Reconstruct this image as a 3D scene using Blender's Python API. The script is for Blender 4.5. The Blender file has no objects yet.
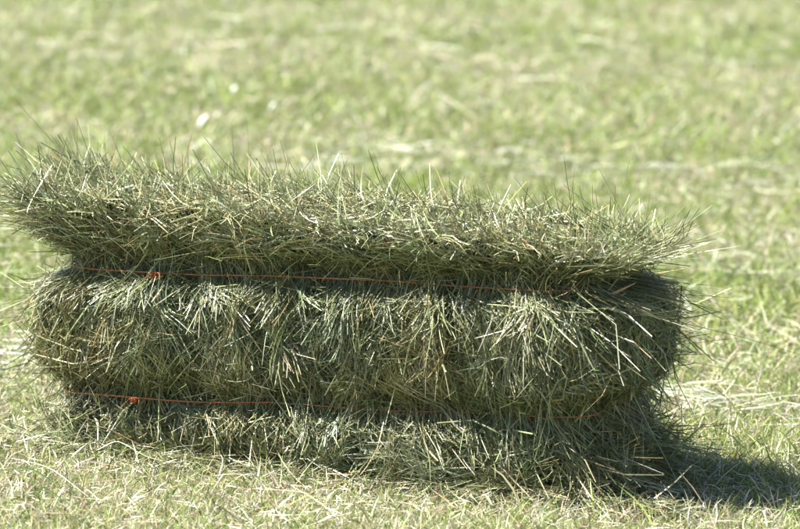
import bpy, math
import numpy as np
from mathutils import Vector

rng = np.random.default_rng(20240611)
scene = bpy.context.scene
col = scene.collection
R = math.radians

# ------------------------------------------------------------------ camera
PITCH = R(9.8)
DIST = 7.6
AIM = Vector((0.084, -0.02, 0.320))
cam_d = bpy.data.cameras.new('camera')
cam = bpy.data.objects.new('camera', cam_d)
col.objects.link(cam)
cam.location = AIM + Vector((0, -DIST * math.cos(PITCH), DIST * math.sin(PITCH)))
cam.rotation_euler = (R(90) - PITCH, 0, 0)
cam_d.sensor_width = 36
cam_d.lens = 36 * DIST / 1.333
cam_d.clip_start = 0.1
cam_d.clip_end = 3000
cam_d.dof.use_dof = True
cam_d.dof.focus_distance = DIST - 0.08
cam_d.dof.aperture_fstop = 4.9
cam_d.dof.aperture_blades = 7
scene.camera = cam

# ------------------------------------------------------------------ light
SUN_EL, SUN_AZ = R(57), R(-88)      # azimuth from +Y (away from camera), clockwise to +X
world = bpy.data.worlds.new('World')
scene.world = world
world.use_nodes = True
wn = world.node_tree
bg = wn.nodes['Background']
sky = wn.nodes.new('ShaderNodeTexSky')
sky.sky_type = 'NISHITA'
sky.sun_disc = False
sky.sun_elevation = SUN_EL
sky.sun_rotation = SUN_AZ
sky.air_density = 1.0
sky.dust_density = 0.6
wn.links.new(sky.outputs[0], bg.inputs[0])
bg.inputs[1].default_value = 0.05

sun_d = bpy.data.lights.new('sun', 'SUN')
sun_d.energy = 5.0
sun_d.angle = R(0.53)
sun_d.color = (1.0, 0.972, 0.925)
sun = bpy.data.objects.new('sun', sun_d)
col.objects.link(sun)
to_sun = Vector((math.sin(SUN_AZ) * math.cos(SUN_EL), math.cos(SUN_AZ) * math.cos(SUN_EL), math.sin(SUN_EL)))
sun.rotation_euler = to_sun.to_track_quat('Z', 'Y').to_euler()
sun.location = to_sun * 20

vs = scene.view_settings
vs.view_transform = 'Standard'
vs.look = 'None'
vs.gamma = 1
vs.exposure = 2.0
scene.cycles.max_bounces = 6
scene.cycles.diffuse_bounces = 3
scene.cycles.use_denoising = True


# ------------------------------------------------------------------ helpers
def tag(o, label=None, cat=None, group=None, kind=None):
    if label: o['label'] = label
    if cat: o['category'] = cat
    if group: o['group'] = group
    if kind: o['kind'] = kind
    return o


def link(name, me, parent=None):
    o = bpy.data.objects.new(name, me)
    col.objects.link(o)
    if parent is not None:
        o.parent = parent
    return o


def unit(v):
    return v / np.maximum(np.linalg.norm(v, axis=-1, keepdims=True), 1e-9)


_tab = {}


def table(seed, shape):
    if (seed, shape) not in _tab:
        _tab[(seed, shape)] = np.random.default_rng(seed).uniform(-1, 1, shape)
    return _tab[(seed, shape)]


def noise1(x, seed, wl):
    """smooth 1-D value noise, about -1..1"""
    r = table(seed, 4096)
    t = np.asarray(x) / wl + 2000.37
    i = np.floor(t).astype(int); f = t - i
    f = f * f * (3 - 2 * f)
    return r[i % 4096] * (1 - f) + r[(i + 1) % 4096] * f


def noise2(x, y, seed, wl):
    r = table(seed, (256, 256))
    a = np.asarray(x) / wl + 1000.21; b = np.asarray(y) / wl + 1000.77
    i = np.floor(a).astype(int); j = np.floor(b).astype(int)
    f = a - i; g = b - j
    f = f * f * (3 - 2 * f); g = g * g * (3 - 2 * g)
    i0, i1, j0, j1 = i % 256, (i + 1) % 256, j % 256, (j + 1) % 256
    return (r[i0, j0] * (1 - f) + r[i1, j0] * f) * (1 - g) + (r[i0, j1] * (1 - f) + r[i1, j1] * f) * g


def ribbons(C, T, L, W, B=None, S=None, s0=-0.5, s1=0.5, nseg=4, tip=0.15, root=0.7, side=None, twist=0.6, crinkle=0.0):
    """N curved ribbons: pos(s) = C + L*(T s + B s^2 + S s^3); returns (N, 2(nseg+1), 3)"""
    N = len(C)
    T = unit(T)
    B = np.zeros((N, 3)) if B is None else B
    S = np.zeros((N, 3)) if S is None else S
    s = np.linspace(s0, s1, nseg + 1)[None, :, None]
    Lc = np.asarray(L).reshape(N, 1, 1)
    pos = C[:, None] + Lc * (T[:, None] * s + B[:, None] * s ** 2 + S[:, None] * s ** 3)
    tan = unit(T[:, None] + 2 * B[:, None] * s + 3 * S[:, None] * s ** 2)
    if crinkle:
        pos[:, 1:-1] += rng.normal(0, crinkle, (N, nseg - 1, 3))
    if side is None:
        side = rng.normal(size=(N, 3))
    sd = unit(np.cross(tan, side[:, None]))
    up = np.cross(tan, sd)
    k = np.linspace(0, 1, nseg + 1)[None, :, None]
    tw = (rng.normal(0, 1, (N, 1, 1)) * twist) * k
    sd = sd * np.cos(tw) + up * np.sin(tw)
    prof = np.interp(k[0, :, 0], [0, 0.25, 0.6, 1], [root, 1, 0.9, tip])[None, :, None]
    hw = np.asarray(W).reshape(N, 1, 1) * 0.5 * prof
    v = np.stack([pos - sd * hw, pos + sd * hw], axis=2)
    return v.reshape(N, 2 * (nseg + 1), 3)


def strip_mesh(name, batches, mat):
    """batches: list of (verts (N,K,3), colours (N,3) or (N,K,3)) -> one mesh of quad strips"""
    V, F, Cc = [], [], []
    off = 0
    for v, c in batches:
        N, K, _ = v.shape
        if N == 0: continue
        ns = K // 2 - 1
        q = np.array([[2 * i, 2 * i + 1, 2 * i + 3, 2 * i + 2] for i in range(ns)])
        f = (np.arange(N) * K)[:, None, None] + q[None] + off
        V.append(v.reshape(-1, 3)); F.append(f.reshape(-1, 4))
        if c.ndim == 2:
            c = np.repeat(c[:, None], K, axis=1)
        Cc.append(c.reshape(-1, 3))
        off += N * K
    V = np.concatenate(V).astype(np.float32); F = np.concatenate(F).astype(np.int32)
    Cc = np.concatenate(Cc)
    me = bpy.data.meshes.new(name)
    me.vertices.add(len(V)); me.vertices.foreach_set('co', V.ravel())
    me.loops.add(F.size); me.loops.foreach_set('vertex_index', F.ravel())
    me.polygons.add(len(F))
    me.polygons.foreach_set('loop_start', np.arange(0, F.size, 4, dtype=np.int32))
    me.polygons.foreach_set('use_smooth', np.ones(len(F), dtype=bool))
    me.update(calc_edges=True)
    a = me.attributes.new('tint', 'FLOAT_COLOR', 'POINT')
    a.data.foreach_set('color', np.concatenate([np.clip(Cc, 0.005, 0.9), np.ones((len(Cc), 1))], 1).astype(np.float32).ravel())
    me.materials.append(mat)
    return me


def pick(palette, weights, n, jitter=0.18):
    """per-strand own colours: a palette entry with brightness and hue variation"""
    p = np.array(palette); w = np.array(weights, float); w = w / w.sum()
    c = p[rng.choice(len(p), n, p=w)]
    return c * np.exp(rng.normal(0, jitter, (n, 1))) * (1 + rng.normal(0, 0.06, (n, 3)))


# ------------------------------------------------------------------ materials
def strand_material(name, rough, trans, spec=0.5, scale=260):
    m = bpy.data.materials.new(name); m.use_nodes = True
    t = m.node_tree; n = t.nodes; n.clear()
    out = n.new('ShaderNodeOutputMaterial')
    at = n.new('ShaderNodeAttribute'); at.attribute_name = 'tint'
    tc = n.new('ShaderNodeTexCoord')
    ns = n.new('ShaderNodeTexNoise'); ns.inputs['Scale'].default_value = scale; ns.inputs['Detail'].default_value = 2
    t.links.new(tc.outputs['Object'], ns.inputs['Vector'])
    mr = n.new('ShaderNodeMapRange'); mr.inputs[3].default_value = 0.72; mr.inputs[4].default_value = 1.28
    t.links.new(ns.outputs[0], mr.inputs[0])
    mx = n.new('ShaderNodeVectorMath'); mx.operation = 'SCALE'
    t.links.new(at.outputs['Color'], mx.inputs[0]); t.links.new(mr.outputs[0], mx.inputs['Scale'])
    p = n.new('ShaderNodeBsdfPrincipled')
    p.inputs['Roughness'].default_value = rough
    p.inputs['Specular IOR Level'].default_value = spec
    t.links.new(mx.outputs[0], p.inputs['Base Color'])
    tr = n.new('ShaderNodeBsdfTranslucent')
    t.links.new(mx.outputs[0], tr.inputs['Color'])
    ms = n.new('ShaderNodeMixShader'); ms.inputs[0].default_value = trans
    t.links.new(p.outputs[0], ms.inputs[1]); t.links.new(tr.outputs[0], ms.inputs[2])
    t.links.new(ms.outputs[0], out.inputs[0])
    return m


M_hay = strand_material('dry_hay', 0.40, 0.09, 0.5)
M_grass = strand_material('mown_grass', 0.42, 0.30, 0.4)
M_litter = strand_material('dry_clippings', 0.45, 0.18, 0.5)


def two_tone(name, c1, c2, scale, bump, rough=0.9, c3=None):
    m = bpy.data.materials.new(name); m.use_nodes = True
    t = m.node_tree; n = t.nodes
    p = n['Principled BSDF']; p.inputs['Roughness'].default_value = rough
    p.inputs['Specular IOR Level'].default_value = 0.2
    tc = n.new('ShaderNodeTexCoord')
    a = n.new('ShaderNodeTexNoise'); a.inputs['Scale'].default_value = scale; a.inputs['Detail'].default_value = 6
    a.inputs['Roughness'].default_value = 0.7
    t.links.new(tc.outputs['Object'], a.inputs['Vector'])
    r = n.new('ShaderNodeValToRGB')
    r.color_ramp.elements[0].position = 0.35; r.color_ramp.elements[0].color = (*c1, 1)
    r.color_ramp.elements[1].position = 0.65; r.color_ramp.elements[1].color = (*c2, 1)
    t.links.new(a.outputs[0], r.inputs[0])
    src = r.outputs[0]
    if c3 is not None:
        b = n.new('ShaderNodeTexNoise'); b.inputs['Scale'].default_value = 0.9; b.inputs['Detail'].default_value = 4
        t.links.new(tc.outputs['Object'], b.inputs['Vector'])
        mx = n.new('ShaderNodeMix'); mx.data_type = 'RGBA'
        t.links.new(b.outputs[0], mx.inputs[0]); t.links.new(src, mx.inputs[6]); mx.inputs[7].default_value = (*c3, 1)
        src = mx.outputs[2]
    t.links.new(src, p.inputs['Base Color'])
    bp = n.new('ShaderNodeBump'); bp.inputs['Strength'].default_value = bump; bp.inputs['Distance'].default_value = 0.01
    t.links.new(a.outputs[0], bp.inputs['Height']); t.links.new(bp.outputs[0], p.inputs['Normal'])
    return m


M_soil = two_tone('thatch_soil', (0.06, 0.055, 0.03), (0.17, 0.15, 0.09), 90, 0.6, c3=(0.13, 0.16, 0.05))
M_core = two_tone('packed_hay', (0.022, 0.021, 0.009), (0.075, 0.068, 0.032), 120, 0.8)  # core coloured darker than the strands, painting shade into the gaps
M_twine = two_tone('orange_twine', (0.42, 0.105, 0.035), (0.60, 0.24, 0.11), 500, 0.3, rough=0.45)


# ------------------------------------------------------------------ ground
def slope(x):
    return -0.032 * (4 * np.tanh(np.asarray(x, float) / 4) + 0.30)


def ground_z(x, y):
    x = np.asarray(x, float); y = np.asarray(y, float)
    g = 0.012 * noise2(x, y, 5, 0.9) + 0.006 * noise2(x, y, 6, 0.31)
    far = np.clip((np.hypot(x, y) - 12) / 20, 0, 1)
    flat = np.clip((np.maximum(np.abs(x) / 0.75, np.abs(y) / 0.45) - 0.8) / 0.6, 0, 1)   # pressed flat under the bale
    return g * (1 - far) * (0.25 + 0.75 * flat) + slope(x)


def axis_pts(fine, step, far):
    a = np.arange(-fine, fine + 1e-6, step)
    e = fine * np.geomspace(1.08, far / fine, 34)
    return np.concatenate([-e[::-1], a, e])


gx = axis_pts(4, 0.1, 900); gy = axis_pts(8, 0.1, 900)
GX, GY = np.meshgrid(gx, gy, indexing='ij')
gv = np.stack([GX, GY, ground_z(GX, GY)], -1).reshape(-1, 3)
nx, ny = GX.shape
ii, jj = np.meshgrid(np.arange(nx - 1), np.arange(ny - 1), indexing='ij')
gf = np.stack([ii * ny + jj, (ii + 1) * ny + jj, (ii + 1) * ny + jj + 1, ii * ny + jj + 1], -1).reshape(-1, 4)
gm = bpy.data.meshes.new('ground')
gm.from_pydata(gv.tolist(), [], gf.tolist())
gm.polygons.foreach_set('use_smooth', np.ones(len(gm.polygons), dtype=bool))
gm.materials.append(M_soil)
tag(link('ground', gm), kind='structure')

# ------------------------------------------------------------------ hay bale frame of reference
THETA = R(-21)
ct, st = math.cos(THETA), math.sin(THETA)


def to_world(p):
    return np.stack([p[:, 0] * ct - p[:, 1] * st, p[:, 0] * st + p[:, 1] * ct, p[:, 2]], 1)


def to_local(x, y):
    return x * ct + y * st, -x * st + y * ct


def on_ground(v, lift=0.002):
    """keep bale-local points above the soil"""
    wx = v[..., 0] * ct - v[..., 1] * st; wy = v[..., 0] * st + v[..., 1] * ct
    v[..., 2] = np.maximum(v[..., 2], ground_z(wx, wy) + lift)
    return v


bale = bpy.data.objects.new('hay_bale', None)
bale.empty_display_size = 0.2
col.objects.link(bale)
bale.rotation_euler = (0, 0, THETA)
tag(bale, 'rectangular green hay bale tied with orange twine lying on the mown field', 'hay bale')

# sections: centre, half extents, p-norm roundness, z-range
SEC = {
    'top': dict(c=(-0.005, 0.0, 0.356), h=(0.53, 0.178, 0.058), p=(40, 5, 22)),
    'mid': dict(c=(-0.006, 0.0, 0.208), h=(0.500, 0.180, 0.122), p=(5, 5, 6)),
    'bot': dict(c=(-0.005, 0.0, 0.052), h=(0.478, 0.172, 0.066), p=(6, 5, 3.0)),
}


def deform(sec, q):
    """q on or inside the rounded unit box -> bale-local position"""
    s = SEC[sec]
    h = np.array(s['h']); c = np.array(s['c'])
    p = q * h
    x = p[:, 0]
    zz = q[:, 2]
    flk = noise1(x, 11 + len(sec), 0.085) * 0.012 + noise1(x, 31 + ord(sec[0]), 0.23) * 0.014
    fl2 = noise1(x, 71 + ord(sec[0]), 0.075) * 0.009 + noise1(x, 91 + ord(sec[0]), 0.26) * 0.010
    y = p[:, 1]; z = p[:, 2]
    if sec == 'top':
        k = np.clip((zz + 1) / 2, 0, 1)
        fx = 0.80 + 0.245 * k
        left = x < 0
        x = x * np.where(left, fx * 1.01, fx * 1.075)
        y = y * np.where(y < 0, 0.74 + 0.37 * k, 0.84 - 0.24 * k)
        # left end kicks up, right end droops
        e = np.clip((np.abs(q[:, 0]) - 0.72) / 0.28, 0, 1)
        z = z + np.where(left, 0.004, -0.030) * e ** 1.3 * k - 0.021 * (q[:, 0]) * k
        z = z + fl2 * k * 0.6
    elif sec == 'mid':
        x = x * (1.0 + 0.035 * np.cos(zz * 1.4)) * np.where(x > 0, 1.045, 1.01)
        y = y * (1.02 + 0.00 * zz - 0.02 * zz ** 2)
    else:
        k = np.clip((1 - zz) / 2, 0, 1)
        x = x * (0.93 + 0.10 * k) + np.where(q[:, 0] > 0.6, 0.17, 0.0) * k * np.clip(np.abs(q[:, 0]) - 0.5, 0, 1) * np.sign(q[:, 0])
        y = y * (0.98 + 0.10 * k) - 0.03 * k * np.clip(q[:, 0], 0, 1) * (q[:, 1] < 0)
        z = z + fl2 * 0.6 * (1 - k) + k * slope(x)
    # tufts and hollows
    sd = ord(sec[0])
    tuft = noise2(x, z, 640 + sd, 0.036) * 0.015 + noise2(x, z * 0.6, 650 + sd, 0.018) * 0.006 - 0.042 * np.clip(1 - np.abs(noise1(x + 0.2 * z, 660 + sd, 0.062)) * 4, 0, 1)
    y = y + (flk + tuft) * np.sign(q[:, 1]) * q[:, 1] ** 2
    x = x + noise2(y, z, 670 + sd, 0.04) * 0.012 * np.sign(q[:, 0]) * q[:, 0] ** 6
    z = z + (noise2(x, y, 680 + sd, 0.05) * 0.008 if sec == 'top' else 0) * np.clip(zz, 0, 1)
    return np.stack([x, y, z], 1) + c


def sample(sec, n, faces):
    """random points on the section; faces = weights for (+x,-x,+y,-y,+z,-z). returns q"""
    w = np.array(faces, float); w /= w.sum()
    f = rng.choice(6, n, p=w)
    q = rng.uniform(-1, 1, (n, 3))
    ax = f // 2
    q[np.arange(n), ax] = np.where(f % 2 == 0, 1.0, -1.0)
    return roundq(sec, q)


def roundq(sec, q):
    # soften each edge: y-z cross-section with one power, ends with another
    p = SEC[sec]['p']
    m = np.max(np.abs(q), axis=1, keepdims=True)
    a = np.abs(q) / np.maximum(m, 1e-6)
    nrm = (a[:, :1] ** p[0] + (a[:, 1:2] ** p[2] + a[:, 2:3] ** p[2])) ** (1 / p[0])
    nyz = (a[:, 1:2] ** p[2] + a[:, 2:3] ** p[2]) ** (1 / p[2])
    nn = (np.abs(a[:, :1]) ** p[0] + nyz ** p[0]) ** (1 / p[0])
    return q / nn


def frame(sec, q):
    """position and outward normal by finite differences of the deformation"""
    p0 = deform(sec, q)
    e = 0.02
    h = np.array(SEC[sec]['h'])
    pw = SEC[sec]['p'][2]
    g = np.sign(q) * np.abs(q) ** (pw - 1) / h
    return p0, unit(g)


ZG1, ZG2, ZSL = 0.318, 0.106, 0.022        # heights of the two twines, and how they climb along the bale


def cinch(p):
    """the twine bites in: everything near its height is drawn towards the bale's axis"""
    p = np.array(p, float)
    z = p[..., 2] + 0.004 * noise1(p[..., 0], 812, 0.07) - ZSL * p[..., 0]
    d1 = z - ZG1; d2 = z - ZG2
    g1 = np.exp(-(d1 / np.where(d1 > 0, 0.040, 0.016)) ** 2)
    g2 = np.exp(-(d2 / np.where(d2 > 0, 0.030, 0.013)) ** 2)
    p[..., 1] *= 1 - 0.22 * g1 - 0.17 * g2
    ex = np.clip((np.abs(p[..., 0]) - 0.30) / 0.2, 0, 1.3)
    p[..., 0] *= 1 - ex * (0.140 * g1 + 0.090 * g2)
    return p


# base mesh of each section (packed hay behind the loose strands)
def core_mesh(sec):
    import bmesh
    bm = bmesh.new()
    n = (72, 22, 14)
    pts = {}

    def vert(i, j, k):
        if (i, j, k) not in pts:
            q = np.array([[2 * i / n[0] - 1, 2 * j / n[1] - 1, 2 * k / n[2] - 1]])
            q = roundq(sec, q) * np.array([[0.955, 0.91, 0.90]])
            p = deform(sec, q)[0]
            p = cinch(p + rng.normal(0, 0.003, 3))
            p = on_ground(p[None], -0.006)[0]
            pts[(i, j, k)] = bm.verts.new(p)
        return pts[(i, j, k)]
    for a in range(3):
        b, c = (a + 1) % 3, (a + 2) % 3
        for side in (0, n[a]):
            for i in range(n[b]):
                for j in range(n[c]):
                    def mk(u, v):
                        t = [0, 0, 0]; t[a] = side; t[b] = u; t[c] = v
                        return vert(*t)
                    vsq = [mk(i, j), mk(i + 1, j), mk(i + 1, j + 1), mk(i, j + 1)]
                    if side == 0: vsq.reverse()
                    bm.faces.new(vsq)
    me = bpy.data.meshes.new('packed_hay'); bm.to_mesh(me); bm.free()
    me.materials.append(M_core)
    return me


HAY = [(0.145, 0.162, 0.066), (0.206, 0.221, 0.105), (0.290, 0.293, 0.170), (0.080, 0.094, 0.034), (0.41, 0.402, 0.27), (0.28, 0.205, 0.094), (0.20, 0.162, 0.062)]
HAYW = [5, 5, 3.5, 3.7, 1.4, 1.0, 0.8]


def laying(sec, n, faces, base_ang, spread, Lr, Wr, lift=(0.0, 0.012), tilt=0.16, curve=0.42, nseg=5, pal=None, lock=1, zr=None):
    """strands lying along the section's surface; angle measured from the upright / across direction"""
    m = n // lock
    n = m * lock
    rp = lambda a: np.repeat(a, lock, axis=0)
    q = sample(sec, m, faces)
    if zr is not None:      # keep to one band of the face's height
        q[:, 2] = np.where(np.abs(q[:, 2]) < 0.97, zr[0] + (q[:, 2] + 1) / 2 * (zr[1] - zr[0]), q[:, 2])
    if lock > 1:      # strands of one lock lie close together and share a lean and a curve
        q = rp(q) + rng.normal(0, 1, (n, 3)) * np.array([0.011, 0.030, 0.055]) * (1 - (np.abs(rp(q)) > 0.97))
        q = np.clip(q, -1, 1)
    p, nr = frame(sec, q)
    # surface direction: 'down the face', perpendicular to the bale's length, else along z on ends
    ax = np.zeros((n, 3)); ax[:, 0] = 1
    t0 = np.cross(nr, ax)
    bad = np.abs(nr[:, 0]) > 0.8
    t0[bad] = np.array([0, 0, 1.0])
    t0 = unit(t0 - nr * np.sum(t0 * nr, 1, keepdims=True))
    b0 = np.cross(nr, t0)
    lean = noise1(p[:, 0], 300 + ord(sec[0]), 0.10) * 0.5 + noise2(p[:, 0], p[:, 2], 301 + ord(sec[0]), 0.040) * 0.5
    k = 1.0 if lock == 1 else 0.35
    ang = base_ang + lean + rp(rng.normal(0, spread, m)) + (rng.normal(0, 0.22, n) if lock > 1 else 0)
    d = t0 * np.cos(ang)[:, None] + b0 * np.sin(ang)[:, None] + nr * (rp(rng.normal(0, tilt, (m, 1))) + (rng.normal(0, tilt * 0.5, (n, 1)) if lock > 1 else 0))
    L = rng.uniform(*Lr, n) * np.exp(rng.normal(0, 0.25, n))
    L = np.minimum(L, 0.17)
    C = p + nr * (rp(rng.uniform(*lift, m)) + (rng.normal(0, 0.003, n) if lock > 1 else 0))[:, None]
    B = -nr * rng.uniform(0.0, 0.7, (n, 1)) * L[:, None] / 0.12 + rp(rng.normal(0, curve, (m, 3))) + (rng.normal(0, curve * 0.5, (n, 3)) if lock > 1 else 0)
    S = rp(rng.normal(0, curve * 0.8, (m, 3))) + (rng.normal(0, curve * 0.5, (n, 3)) if lock > 1 else 0)
    W = rng.uniform(*Wr, n)
    v = ribbons(C, d, L, W, B, S, nseg=nseg, side=nr + rng.normal(0, 0.55, (n, 3)), twist=0.9, tip=0.5, root=0.6, crinkle=0.0021)
    v = on_ground(cinch(v))
    cl = pick(pal or HAY, HAYW, n, 0.26)
    if lock > 1:
        cl = cl * 0.55 + 0.45 * rp(pick(pal or HAY, HAYW, m, 0.15))
    wm = (noise2(p[:, 0], p[:, 2] + p[:, 1], 777, 0.11) + 0.6 * noise2(p[:, 0], p[:, 2], 778, 0.04))[:, None]
    cl = cl * (1 + wm * np.array([[0.11, 0.02, -0.08]]))      # yellower and greener patches
    return v, cl


def poking(sec, n, faces, dirv, spread, Lr, Wr, depth=0.75, curve=0.3, nseg=4, qf=None, nmix=0.8, pal=None):
    """strands rooted inside the section and sticking out of it"""
    q = sample(sec, n, faces)
    if qf is not None:
        keep = qf(q)
        q = q[keep]; n = len(q)
    p, nr = frame(sec, q)
    L = rng.uniform(*Lr, n) * np.exp(rng.normal(0, 0.22, n))
    dv = dirv(p, q, nr) if callable(dirv) else np.array(dirv)[None]
    L = np.minimum(L, 1.15 * Lr[1])
    d = unit(nr * nmix + dv + rng.normal(0, spread, (n, 3)))
    C = p - d * (L * rng.uniform(depth - 0.16, depth + 0.12, n))[:, None]
    B = rng.normal(0, curve * 1.15, (n, 3)); B[:, 2] -= 0.12
    v = ribbons(C, d, L, rng.uniform(*Wr, n), B, rng.normal(0, curve * 0.4, (n, 3)), s0=0, s1=1, nseg=nseg, twist=0.8, tip=0.5)
    v = cinch(v)
    v = on_ground(v)
    return v, pick(pal or HAY, HAYW, n, 0.28)


W0 = (0.0008, 0.0026)
# ---- top section: strands fan up and out from the twine line
def fan_top(p, q, nr):
    d = np.zeros_like(p)
    xx = q[:, 0]
    e = np.clip((np.abs(xx) - 0.70) / 0.30, 0, 1)
    d[:, 0] = np.where(xx > 0, 1.25, -1.25) * e * 1.3 - 0.55 * (1 - e) + noise1(p[:, 0], 404, 0.07) * 0.35
    d[:, 1] = -0.30 * (1 - e)
    k = np.clip((q[:, 2] + 1) / 2, 0, 1)
    d[:, 2] = np.where(xx > 0, 1.25 * (1 - k) + 0.35 * k, 1.9 * (1 - k) + 1.0 * k) * e + 0.75 * (1 - e)
    return d


LEAF = (0.0028, 0.0050)
# top strands painted paler: light on the upper edge put into their colour
SUNLIT_HAY = [tuple(1.28 * v for v in c) for c in HAY]


def fan_front(p, q, nr):
    d = fan_top(p, q, nr)
    d[:, 1] -= 0.25
    d[:, 2] += 0.15
    return d


top = [
    laying('top', 8400, (0, 0, 1.0, 5.4, 0.0, 0.6), 0.12, 0.5, (0.05, 0.10), W0, lift=(-0.006, 0.004), tilt=0.08, lock=14, zr=(-1, 0.35)),
    laying('top', 4200, (0, 0, 0.6, 4.4, 0.0, 0.4), 0.3, 0.8, (0.05, 0.10), W0, lift=(-0.004, 0.006), tilt=0.10, zr=(-1, 0.45)),
    laying('top', 1540, (0, 0, 0.6, 3.4, 0.0, 0.3), 1.2, 0.4, (0.05, 0.12), W0, lift=(-0.002, 0.008), tilt=0.08, zr=(-1, 0.7)),
    laying('top', 400, (0, 0, 0.2, 3.4, 0.5, 0.3), 0.6, 0.8, (0.03, 0.06), LEAF, tilt=0.12, curve=0.7, zr=(-1, 0.6)),
    laying('top', 2450, (0, 0, 0, 0, 1, 0), 1.45, 0.45, (0.05, 0.10), W0, lift=(-0.008, 0.002), tilt=0.08, lock=7),
    poking('top', 6300, (0, 0, 0.3, 4, 0, 0), fan_front, 0.30, (0.04, 0.075), W0, 1.0, nmix=0.05, curve=0.45),
    poking('top', 9100, (0, 0, 0, 0, 1, 0), (-0.70, -0.25, 0.48), 0.36, (0.025, 0.045), W0, 0.90, nmix=0.05, curve=0.6, pal=SUNLIT_HAY),
    poking('top', 18200, (1.2, 1.5, 0.6, 1.8, 1.2, 0.7), fan_top, 0.14, (0.07, 0.13), W0, 0.98, nmix=0.05, curve=0.24, qf=lambda q: np.abs(q[:, 0]) > 0.74),
    poking('top', 80, (0.1, 0.2, 0.2, 0.9, 3, 0), (-0.9, 0, 0.30), 0.4, (0.04, 0.07), (0.0010, 0.0018), 0.66, curve=0.6),
    poking('top', 130, (1, 1.2, 0.3, 0.3, 0.6, 0.3), fan_top, 0.30, (0.07, 0.13), (0.0009, 0.0018), 0.75, nmix=0.1, curve=0.4, qf=lambda q: np.abs(q[:, 0]) > 0.8),
]
# ---- middle section: folded strands run mostly up and down the face
mid = [
    laying('mid', 23800, (1.3, 1.3, 1.6, 8.0, 0.8, 0.8), 0.0, 0.26, (0.07, 0.16), W0, lift=(-0.009, 0.010), tilt=0.07, lock=18, curve=0.5),
    laying('mid', 9100, (1.3, 1.3, 1.6, 6.4, 0.9, 0.8), 0.0, 0.42, (0.06, 0.15), W0, lift=(-0.002, 0.008), tilt=0.08, curve=0.4),
    laying('mid', 4550, (0.8, 0.8, 0.5, 4.6, 0.6, 0.8), 0.9, 0.9, (0.05, 0.14), W0, lift=(0.000, 0.009), tilt=0.08, curve=0.4),
    laying('mid', 1100, (0.8, 0.8, 0.2, 4.6, 0.4, 0.5), 0.2, 0.7, (0.03, 0.07), LEAF, lift=(0.000, 0.009), tilt=0.1, curve=0.7),
    poking('mid', 1540, (1.4, 1.4, 0.6, 3.0, 0.4, 0.6), (0, 0, -0.35), 0.5, (0.04, 0.08), W0, 0.94, curve=0.5),
    poking('mid', 1400, (1.5, 1.5, 0.1, 0.1, 0, 0), (0, 0, -0.5), 0.5, (0.05, 0.10), W0, 0.85, curve=0.5),
    poking('mid', 130, (1.6, 1.2, 0.0, 0.1, 0, 0), (0, 0, -0.4), 0.5, (0.06, 0.13), (0.0008, 0.0018), 0.50, curve=0.6),
]
# ---- bottom section: pressed down and spread over the stubble
bot = [
    laying('bot', 9100, (1.2, 0.9, 1.2, 5.8, 1.0, 0.2), 0.35, 0.45, (0.05, 0.13), W0, lift=(-0.004, 0.008), tilt=0.10, lock=14, curve=0.4),
    laying('bot', 4200, (1.2, 0.9, 1.0, 5.4, 1.0, 0.2), 0.35, 0.7, (0.05, 0.12), W0, lift=(-0.002, 0.008), tilt=0.12, curve=0.4),
    laying('bot', 2380, (0.8, 0.6, 0.6, 4.0, 1.0, 0.1), 1.2, 0.5, (0.06, 0.15), W0, lift=(0.001, 0.010), tilt=0.10, curve=0.4),
    laying('bot', 500, (0.8, 0.6, 0.2, 4.0, 1.0, 0.1), 0.6, 0.8, (0.03, 0.07), LEAF, tilt=0.12, curve=0.7),
    poking('bot', 2240, (1.6, 1.0, 0.6, 3.6, 0.6, 0.0), (0, 0, -0.35), 0.45, (0.04, 0.09), W0, 0.86, curve=0.45),
    poking('bot', 4200, (2.6, 0.4, 0.0, 0.7, 0.6, 0.0), (0.75, -0.1, -0.50), 0.18, (0.08, 0.16), W0, 0.80, qf=lambda q: q[:, 0] > 0.66),
]

def crossing(n, z, y):
    """strands lying slantwise over the twine"""
    x = rng.uniform(-0.46, 0.47, n)
    C = np.stack([x, y - rng.uniform(0.001, 0.010, n), z + ZSL * x + rng.normal(0, 0.012, n)], 1)
    a = rng.normal(0.2, 0.75, n)
    d = np.stack([np.sin(a), rng.normal(0, 0.12, n), np.cos(a)], 1)
    L = rng.uniform(0.03, 0.085, n)
    v = ribbons(C, d, L, rng.uniform(0.0008, 0.0022, n), rng.normal(0, 0.4, (n, 3)), rng.normal(0, 0.3, (n, 3)), nseg=5, tip=0.35, root=0.6)
    return v, pick(HAY, HAYW, n, 0.26)


mid += [crossing(200, ZG1, -0.154), crossing(170, ZG2, -0.158)]

for sec, nm, bt in (('top', 'upper_section', top), ('mid', 'middle_section', mid), ('bot', 'lower_section', bot)):
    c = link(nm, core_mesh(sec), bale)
    s = link('loose_strands', strip_mesh('loose_strands', bt, M_hay), c)
    s['kind'] = 'stuff'

# ---- stems that stand out one by one (each a part of its own)
def stem_meshes():
    out = []
    for i in range(10):
        L = 1.0
        n = 7
        bend = rng.normal(0, 0.22, 2); bend2 = rng.normal(0, 0.12, 2)
        kink = rng.uniform(0.4, 0.7) if i % 3 == 0 else None
        kd = rng.normal(0, 0.25, 2)
        vv, ff = [], []
        for k in range(n):
            s = k / (n - 1)
            x = s - 0.5
            o = bend * (x * x) * 2 + bend2 * x ** 3 * 4
            if kink and s > kink: o = o + kd * (s - kink)
            r = (0.5 * (1 - 0.65 * s) + 0.05)
            for a in range(4):
                an = a * math.pi / 2
                vv.append((x, o[0] + 0.0, o[1]) + (math.cos(an) * r, math.sin(an) * r * (0.45 if i % 2 else 0.9)))
        out.append(vv)
    return out


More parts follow.
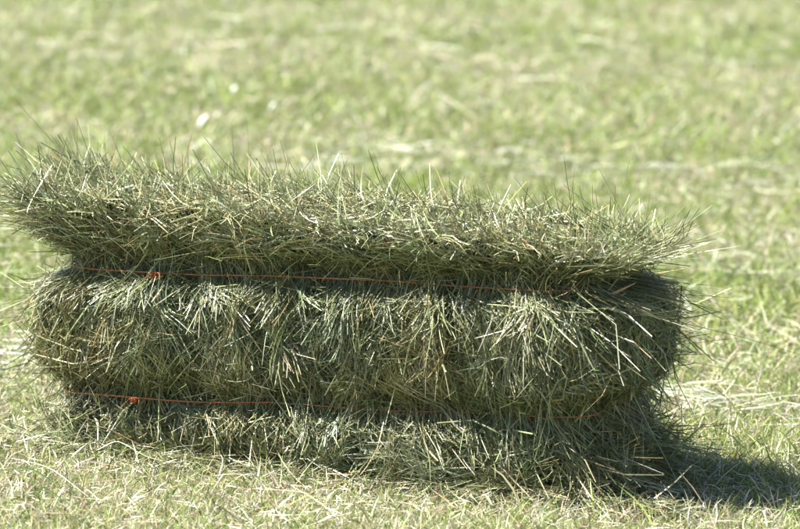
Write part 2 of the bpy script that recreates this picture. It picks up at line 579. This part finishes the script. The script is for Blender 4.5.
def stem(P, D, L, W, colour, shape):
    """one curved four-sided stalk in bale-local coordinates"""
    D = unit(np.array(D)); a = unit(np.cross(D, [0.3, 0.2, 0.93])); b = np.cross(D, a)
    vv = [np.array(P) + L * (D * t[0] + a * t[1] + b * t[2]) + W * (a * t[3] + b * t[4]) for t in shape]
    n = len(vv) // 4
    ff = [(k * 4 + i, k * 4 + (i + 1) % 4, k * 4 + 4 + (i + 1) % 4, k * 4 + 4 + i) for k in range(n - 1) for i in range(4)]
    ff += [(3, 2, 1, 0), (n * 4 - 4, n * 4 - 3, n * 4 - 2, n * 4 - 1)]
    me = bpy.data.meshes.new('hay_stem')
    me.from_pydata(cinch(np.array(vv)).tolist(), [], ff)
    at = me.attributes.new('tint', 'FLOAT_COLOR', 'POINT')
    at.data.foreach_set('color', np.tile(np.append(np.clip(colour, 0, .9), 1).astype(np.float32), len(vv)))
    me.materials.append(M_hay)
    return me


SH = stem_meshes()
STEMC = [(0.30, 0.30, 0.17), (0.38, 0.36, 0.22), (0.22, 0.23, 0.11), (0.46, 0.42, 0.28)]
for sec, n, faces, mode in (('top', 70, (0.3, 0.3, 0.1, 3.2, 1.6, 0), 0), ('mid', 120, (1.2, 0.6, 0, 6, 0, 0), 1), ('bot', 70, (1, 0.6, 0, 4, 0.5, 0), 2)):
    q = sample(sec, n, faces); p, nr = frame(sec, q)
    cc = pick(STEMC, [3, 3, 2, 1], n, 0.15)
    for i in range(n):
        if mode == 1 and rng.random() < 0.65:
            t = np.array([rng.normal(0, 0.4), 0, 1.0])
        else:
            t = np.array([rng.normal(0, 1), 0, rng.normal(0, 0.6)])
        t = t + nr[i] * rng.normal(0.05, 0.12)
        if nr[i][2] > 0.7: t = t + np.array([0, rng.normal(0, 0.6), 0.5])
        C = p[i] + nr[i] * rng.uniform(0.008, 0.018)
        L = rng.uniform(0.05, 0.125)
        zl = L * 0.5 * abs(unit(t)[2]) + 0.008 - 0.03 * (C[0] + 0.3)
        C[2] = max(C[2], zl)
        link('hay_stem', stem(C, t, L, rng.uniform(0.0008, 0.0015), cc[i], SH[i % 10]), bale)
for i in range(36):      # stems standing out along the top edge and the two ends
    if i < 9:
        P = deform('top', np.array([[rng.uniform(-0.95, 0.95), rng.uniform(-0.9, 0.7), 0.97]]))[0]
        D = (rng.normal(-0.9, 0.5), rng.normal(-0.1, 0.2), rng.uniform(0.2, 0.6))
    elif i < 28:
        P = deform('top', np.array([[-0.96, rng.uniform(-0.9, 0.5), rng.uniform(-0.2, 1)]]))[0]
        D = (-1, rng.normal(0, 0.2), rng.uniform(0.0, 1.0))
    else:
        P = deform(('mid', 'top')[i % 2], np.array([[0.96, rng.uniform(-0.9, 0.5), rng.uniform(-0.6, 0.9)]]))[0]
        D = (1, rng.normal(0, 0.2), rng.normal(-0.2, 0.5))
    L = rng.uniform(0.045, 0.08)
    C = P + unit(np.array(D)) * L * 0.2
    link('hay_stem', stem(C, D, L, rng.uniform(0.0008, 0.0016), pick(STEMC, [3, 3, 2, 1], 1, 0.15)[0], SH[i % 10]), bale)


# ---- baling twine: two loops right round the bale, each with a frayed knot
def tube(name, pts, r, mat, parent, closed=False):
    cu = bpy.data.curves.new(name, 'CURVE'); cu.dimensions = '3D'
    sp = cu.splines.new('POLY'); sp.points.add(len(pts) - 1)
    for k, p in enumerate(pts): sp.points[k].co = (*p, 1)
    sp.use_cyclic_u = closed
    cu.bevel_depth = r; cu.bevel_resolution = 1
    tmp = bpy.data.objects.new(name, cu); col.objects.link(tmp)
    dg = bpy.context.evaluated_depsgraph_get()
    me = bpy.data.meshes.new_from_object(tmp.evaluated_get(dg))
    bpy.data.objects.remove(tmp); bpy.data.curves.remove(cu)
    me.materials.clear(); me.materials.append(mat)
    return link(name, me, parent)


def twine_loop(z, hx, hy, kx, slope, seed):
    pts = []
    for k in range(160):
        a = 2 * math.pi * k / 160
        c, s = math.cos(a), math.sin(a)
        n = (abs(c) ** 9 + abs(s) ** 9) ** (1 / 9)
        x, y = hx * c / n, hy * s / n
        pts.append((x, y + noise1(x, seed, 0.12) * 0.003, z + slope * x + noise1(x + 5 * (y > 0), seed + 1, 0.16) * 0.004))
    o = tube('baling_twine', pts, 0.0012, M_twine, bale, True)
    # frayed knot: fibres curling out of a tight wrap
    P = np.array([kx, -hy - 0.010, z + slope * kx - 0.003])
    import bmesh
    bm = bmesh.new()
    knot = []
    for i in range(46):
        d = unit(np.array([rng.normal(0, 0.8), rng.normal(-0.8, 0.4), rng.normal(-0.3, 0.6)]))
        e = unit(np.array(rng.normal(size=3)))
        L = rng.uniform(0.002, 0.006)
        knot.append([P + d * L * t + e * L * 0.6 * t * t + rng.normal(0, 0.001, 3) for t in np.linspace(0, 1, 5)])
    for i in range(5):      # wraps
        knot.append([P + np.array([0.0022 * (i - 2) + 0.001 * math.sin(2 * t), 0.0030 * math.cos(t), 0.0040 * math.sin(t)]) for t in np.linspace(0, 6.3, 10)])
    for i in (-1, 1):       # two cut tails
        knot.append([P + np.array([i * 0.004 + i * 0.012 * t + 0.003 * math.sin(4 * t), -0.004 - 0.004 * t, 0.004 - 0.016 * t * t + 0.006 * (i > 0) * t]) for t in np.linspace(0, 1, 6)])
    V, F = [], []
    for ln in knot:
        b = len(V)
        for j, p in enumerate(ln):
            d = unit(ln[min(j + 1, len(ln) - 1)] - ln[max(j - 1, 0)])
            u = unit(np.cross(d, [0.21, 0.43, 0.87])); w = np.cross(d, u)
            for a in range(4):
                an = a * math.pi / 2
                V.append((p + (u * math.cos(an) + w * math.sin(an)) * 0.0009).tolist())
        for j in range(len(ln) - 1):
            for a in range(4):
                F.append((b + j * 4 + a, b + j * 4 + (a + 1) % 4, b + j * 4 + 4 + (a + 1) % 4, b + j * 4 + 4 + a))
    me = bpy.data.meshes.new('knot'); me.from_pydata(V, [], F); me.materials.append(M_twine)
    link('knot', me, o)


twine_loop(ZG1, 0.461, 0.1575, -0.283, ZSL, 501)
twine_loop(ZG2, 0.476, 0.1635, -0.320, ZSL, 521)


# ------------------------------------------------------------------ field: grass, clippings, loose hay
camx, camy = cam.location.x, cam.location.y


def scatter(y0, y1, dens, margin, inner=None):
    """random ground points within the view wedge widened by margin (metres each side)"""
    d0, d1 = y0 - camy, y1 - camy
    hw = 0.0935 * d1 + margin
    n = int((y1 - y0) * 2 * hw * dens)
    x = camx + rng.uniform(-hw, hw, n); y = rng.uniform(y0, y1, n)
    k = np.abs(x - camx) < 0.0935 * (y - camy) + margin
    if inner is not None:
        k &= ~(np.abs(x - camx) < 0.0935 * (y - camy) + inner)
    x, y = x[k], y[k]
    lx, ly = to_local(x, y)
    k = ~((np.abs(lx) < 0.47) & (np.abs(ly) < 0.165))
    return x[k], y[k]


def patchiness(x, y):
    """where the sward is dry (1) or green (0); long mowing swaths run across the view"""
    a = noise2(x * 0.22, y, 61, 0.50) * 0.85 + noise2(x, y, 62, 0.28) * 0.35 + noise2(x, y, 63, 0.10) * 0.3
    near = np.clip((-0.05 - y) / 0.25, 0, 1) * np.clip((0.55 - x) / 0.5, 0, 1)      # the trodden strip in front of the bale is drier
    return np.clip(0.5 + 0.62 * a + 0.42 * near, 0, 1)


GREEN = [(0.178, 0.240, 0.042), (0.240, 0.305, 0.066), (0.095, 0.155, 0.026), (0.285, 0.340, 0.110)]
DRY = [(0.45, 0.395, 0.28), (0.37, 0.30, 0.20), (0.56, 0.53, 0.43), (0.31, 0.24, 0.16), (0.40, 0.42, 0.26)]


def blades(x, y, hr, wr, nseg, far=False):
    n = len(x)
    dry = patchiness(x, y)
    isdry = rng.random(n) < 0.05 + (0.62 - 0.18 * np.clip(y / 1.5, 0, 1)) * dry
    c = np.where(isdry[:, None], pick(DRY, [3, 2, 2, 1, 2], n, 0.2), pick(GREEN, [3, 3, 2, 2], n, 0.2))
    h = rng.uniform(*hr, n) * np.exp(rng.normal(0, 0.3, n)) * (1.1 - 0.35 * dry)
    d = np.stack([rng.normal(0, 0.45, n), rng.normal(0, 0.45, n), np.ones(n)], 1)
    B = np.stack([rng.normal(0, 0.35, n), rng.normal(0, 0.35, n), -np.abs(rng.normal(0, 0.2, n))], 1)
    C = np.stack([x, y, ground_z(x, y) - 0.004], 1)
    v = ribbons(C, d, h, rng.uniform(*wr, n), B, s0=0, s1=1, nseg=nseg, tip=0.1, root=0.8, twist=0.5)
    # paler towards the cut foot
    K = v.shape[1]
    k = np.repeat(np.linspace(0, 1, nseg + 1), 2)[None, :, None]
    foot = np.array([0.38, 0.34, 0.22])[None, None]
    cc = c[:, None] * (0.35 + 0.65 * np.clip(k * 2.2, 0, 1)) + foot * (0.65 - 0.65 * np.clip(k * 2.2, 0, 1)) * 0.9
    return v, cc


def litter(x, y, Lr, wr, nseg=2, zr=(0.002, 0.022), tilt=0.22, pal=DRY, pw=(3, 2, 2.5, 1.2, 2)):
    n = len(x)
    a = rng.uniform(0, 2 * math.pi, n)
    d = np.stack([np.cos(a), np.sin(a), rng.normal(0, tilt, n)], 1)
    L = rng.uniform(*Lr, n) * np.exp(rng.normal(0, 0.35, n))
    C = np.stack([x, y, ground_z(x, y) + rng.uniform(*zr, n)], 1)
    B = np.stack([rng.normal(0, 0.25, n), rng.normal(0, 0.25, n), rng.normal(-0.05, 0.12, n)], 1)
    v = ribbons(C, d, L, rng.uniform(*wr, n), B, nseg=nseg, side=np.array([[0, 0, 1.0]]) + rng.normal(0, 0.5, (n, 3)), tip=0.4, root=0.6)
    gz = ground_z(v[..., 0].ravel(), v[..., 1].ravel()).reshape(v.shape[:2])
    v[..., 2] = np.maximum(v[..., 2], gz + 0.001)
    return v, pick(pal, pw, n, 0.2)


gb = []
gb.append(blades(*scatter(-0.7, 0.9, 27000, 0.12), (0.018, 0.042), (0.0010, 0.0026), 3))
gb.append(blades(*scatter(0.9, 3.0, 12000, 0.2), (0.024, 0.050), (0.0016, 0.0034), 2))
gb.append(blades(*scatter(3.0, 7.6, 8500, 0.2), (0.026, 0.060), (0.0020, 0.0042), 2))
gb.append(blades(*scatter(-0.75, 7.6, 900, 0.2), (0.042, 0.075), (0.0018, 0.0036), 4))
gb.append(blades(*scatter(-1.6, 10.5, 800, 1.8, 0.2), (0.022, 0.048), (0.004, 0.008), 2))
gb.append(blades(*scatter(7.6, 10.5, 2500, 0.2), (0.022, 0.048), (0.004, 0.007), 2))
go = link('grass', strip_mesh('grass', gb, M_grass))
tag(go, 'short mown pale green grass covering the whole field', 'grass', kind='stuff')

lb = []
lb.append(litter(*scatter(-0.75, 0.9, 3500, 0.15), (0.010, 0.032), (0.0008, 0.0022)))
lb.append(litter(*scatter(0.9, 7.6, 1700, 0.2), (0.02, 0.05), (0.0012, 0.0028)))
lb.append(litter(*scatter(-0.75, 3.0, 100, 0.2), (0.05, 0.10), (0.0010, 0.0022), 4, (0.012, 0.03), 0.15))
lb.append(litter(*scatter(3.0, 7.6, 70, 0.2), (0.06, 0.12), (0.0016, 0.0030), 3, (0.012, 0.04), 0.15))
lb.append(litter(*scatter(-1.6, 10.5, 450, 1.8, 0.2), (0.03, 0.08), (0.003, 0.006)))
lo = link('dry_clippings', strip_mesh('dry_clippings', lb, M_litter))
tag(lo, 'scattered pale dry grass clippings lying among the stubble', 'clippings', kind='stuff')

# hay fallen from the bale and left in thin swaths by the rake
PALE = [(0.38, 0.39, 0.27), (0.48, 0.47, 0.36), (0.29, 0.31, 0.19), (0.56, 0.55, 0.46), (0.34, 0.29, 0.19)]


def swath(x0, x1, y0, wy, n, Lr, wr, zt, lean=0.5):
    x = rng.uniform(x0, x1, n)
    y = y0 + 0.10 * noise1(x, 900 + int(10 * y0) % 50, 0.35) + rng.normal(0, wy, n) * (0.5 + 0.5 * (noise1(x, 930, 0.22) + 1))
    lx, ly = to_local(x, y)
    k = ~((np.abs(lx) < 0.50) & (np.abs(ly) < 0.18))
    x, y = x[k], y[k]; n = len(x)
    a = rng.normal(0, lean, n)
    d = np.stack([np.cos(a), np.sin(a), rng.normal(0, 0.12, n)], 1)
    C = np.stack([x, y, ground_z(x, y) + rng.uniform(0.008, zt, n)], 1)
    B = np.stack([rng.normal(0, 0.3, n), rng.normal(0, 0.3, n), rng.normal(-0.1, 0.12, n)], 1)
    v = ribbons(C, d, rng.uniform(*Lr, n), rng.uniform(*wr, n), B, rng.normal(0, 0.25, (n, 3)), nseg=4, tip=0.4, root=0.6)
    gz = ground_z(v[..., 0].ravel(), v[..., 1].ravel()).reshape(v.shape[:2])
    v[..., 2] = np.maximum(v[..., 2], gz + 0.001)
    return v, pick(PALE, [3, 3, 2, 1.5, 1], n, 0.2)


sw = [swath(0.45, 2.0, 0.42, 0.05, 420, (0.06, 0.18), (0.0012, 0.003), 0.04),
      swath(-2.0, 2.2, 1.75, 0.20, 500, (0.06, 0.16), (0.0012, 0.003), 0.04),
      swath(-2.0, -0.4, 0.75, 0.12, 700, (0.06, 0.16), (0.0012, 0.003), 0.04),
      swath(-0.2, 2.4, 3.2, 0.16, 700, (0.06, 0.16), (0.0014, 0.003), 0.04),
      swath(-2.4, 2.6, 5.4, 0.45, 900, (0.06, 0.16), (0.0016, 0.0035), 0.04)]
so = link('raked_hay', strip_mesh('raked_hay', sw, M_litter))
tag(so, 'thin pale swaths of raked hay lying on the field behind the bale', 'hay', kind='stuff')

# hay fallen along the foot of the bale
n = 2600
u = rng.uniform(-0.55, 0.66, n); off = np.abs(rng.normal(0, 0.045, n)) * (0.6 + 0.6 * (noise1(u, 950, 0.11) + 1) / 2)
fr = rng.random(n) < 0.72
lx = np.where(fr, u, np.where(rng.random(n) < 0.7, 0.50 + 1.5 * off, -0.47 - off)); ly = np.where(fr, -0.17 - off, rng.uniform(-0.2, 0.2, n))
pw = to_world(np.stack([lx, ly, lx * 0], 1))
fv, fc = litter(pw[:, 0], pw[:, 1], (0.04, 0.11), (0.0008, 0.0024), 4, (0.004, 0.026), 0.25, HAY, HAYW)
fo = link('fallen_hay', strip_mesh('fallen_hay', [(fv, fc)], M_hay))
tag(fo, 'loose green hay strewn along the foot of the bale', 'hay', kind='stuff')


# ------------------------------------------------------------------ single leaves, blades and stalks that stand out in the field
def ground_at(px, py):
    """ground point seen at a pixel of the 800 x 529 photograph (used once, to survey where things lie)"""
    dep = PITCH - math.atan((264.5 - py) / 600 / DIST)
    d = (cam.location.z + 0.01) / math.tan(dep)
    x = cam.location.x + (px - 400) / 600 / DIST * d / math.cos(dep)
    y = cam.location.y + d
    return np.array([x, y, float(ground_z(x, y))])


def blade(name, pts, W, colour, mat, label, cat, group=None, fold=0.35, tip=0.08):
    """a creased leaf blade or flattened stalk along a smooth path, origin at its foot"""
    P0 = np.array(pts[0]); Q = np.array(pts) - P0
    t = np.linspace(0, 1, len(Q)); tt = np.linspace(0, 1, 12)
    path = np.stack([np.interp(tt, t, Q[:, k]) for k in range(3)], 1)
    for _ in range(2):
        path[1:-1] = (path[:-2] + 2 * path[1:-1] + path[2:]) / 4
    V, F = [], []
    for k in range(12):
        d = unit(path[min(k + 1, 11)] - path[max(k - 1, 0)])
        sd = unit(np.cross(d, [0.15, -0.55, 0.82])); up = np.cross(sd, d)
        w = W * 0.5 * float(np.interp(tt[k], [0, 0.3, 0.7, 1], [0.75, 1, 0.8, tip]))
        V += [path[k] - sd * w + up * w * fold, path[k], path[k] + sd * w + up * w * fold, path[k] - up * W * 0.10]
    for k in range(11):
        b = k * 4
        F += [(b, b + 1, b + 5, b + 4), (b + 1, b + 2, b + 6, b + 5), (b + 2, b + 3, b + 7, b + 6), (b + 3, b, b + 4, b + 7)]
    me = bpy.data.meshes.new(name)
    me.from_pydata([v.tolist() for v in V], [], F)
    me.polygons.foreach_set('use_smooth', np.ones(len(F), dtype=bool))
    at = me.attributes.new('tint', 'FLOAT_COLOR', 'POINT')
    at.data.foreach_set('color', np.tile(np.append(colour, 1).astype(np.float32), len(V)))
    me.materials.append(mat)
    o = link(name, me)
    o.location = P0.tolist()
    return tag(o, label, cat, group)


def lying(a, b, lift, arch=0.01):
    A, Bp = ground_at(*a), ground_at(*b)
    m = (A + Bp) / 2
    return [A + [0, 0, lift * 0.6], m + [0, 0.01, lift + arch], Bp + [0, 0, lift]]


DG = (0.075, 0.125, 0.028); WH = (0.60, 0.58, 0.48)
blade('grass_blade', lying((0, 493), (62, 515), 0.034), 0.0050, DG, M_grass, 'upper of the two dark green blades lying in the bottom left corner', 'grass blade', 'long blades in the stubble')
blade('grass_blade', lying((24, 517), (72, 533), 0.036), 0.0050, DG, M_grass, 'lower of the two dark green blades lying in the bottom left corner', 'grass blade', 'long blades in the stubble')
blade('grass_blade', lying((158, 455), (206, 466), 0.040), 0.0032, (0.085, 0.125, 0.030), M_grass, 'long dark green blade leaning right just in front of the bale', 'grass blade', 'long blades in the stubble')
g = ground_at(124, 464)
blade('grass_blade', [g, g + [-0.008, 0, 0.02], g + [-0.018, 0, 0.044]], 0.0050, (0.24, 0.30, 0.045), M_grass, 'short upright yellow green blade below the lower twine knot', 'grass blade', 'long blades in the stubble')
blade('hay_stalk', lying((12, 478), (92, 522), 0.030), 0.0026, WH, M_litter, 'bright white dry stalk slanting down through the grass at lower left', 'hay stalk', 'loose pale stalks on the grass')
blade('hay_stalk', lying((98, 466), (136, 471), 0.026), 0.0022, WH, M_litter, 'short pale stalk lying level below the left end of the bale', 'hay stalk', 'loose pale stalks on the grass')
blade('hay_stalk', lying((262, 463), (322, 486), 0.030), 0.0026, WH, M_litter, 'pale curved stalk lying in front of the middle of the bale', 'hay stalk', 'loose pale stalks on the grass')
g = ground_at(783, 522)
blade('hay_stalk', [g, g + [-0.014, 0, 0.022], g + [-0.032, 0.01, 0.044]], 0.0020, WH, M_litter, 'white stalk standing up in front of the shadow at lower right', 'hay stalk', 'loose pale stalks on the grass')
for (px, py, h, w, lab) in ((200, 141, 0.034, 0.014, 'lowest bright white curled leaf standing in the blurred grass above the bale'),
                            (232, 110, 0.024, 0.010, 'topmost bright white curled leaf standing in the blurred grass above the bale'),
                            (270, 123, 0.024, 0.008, 'rightmost of three pale curled leaves standing in the blurred grass above the bale')):
    g = ground_at(px, py) + [0, 0, 0.026]
    blade('dry_leaf', [g, g + [0.22 * h, 0.15 * h, 0.45 * h], g + [0.55 * h, 0.35 * h, 0.85 * h]], w, (0.46, 0.47, 0.40), M_litter, lab, 'leaf', 'pale leaves in the field', fold=0.5, tip=0.3)
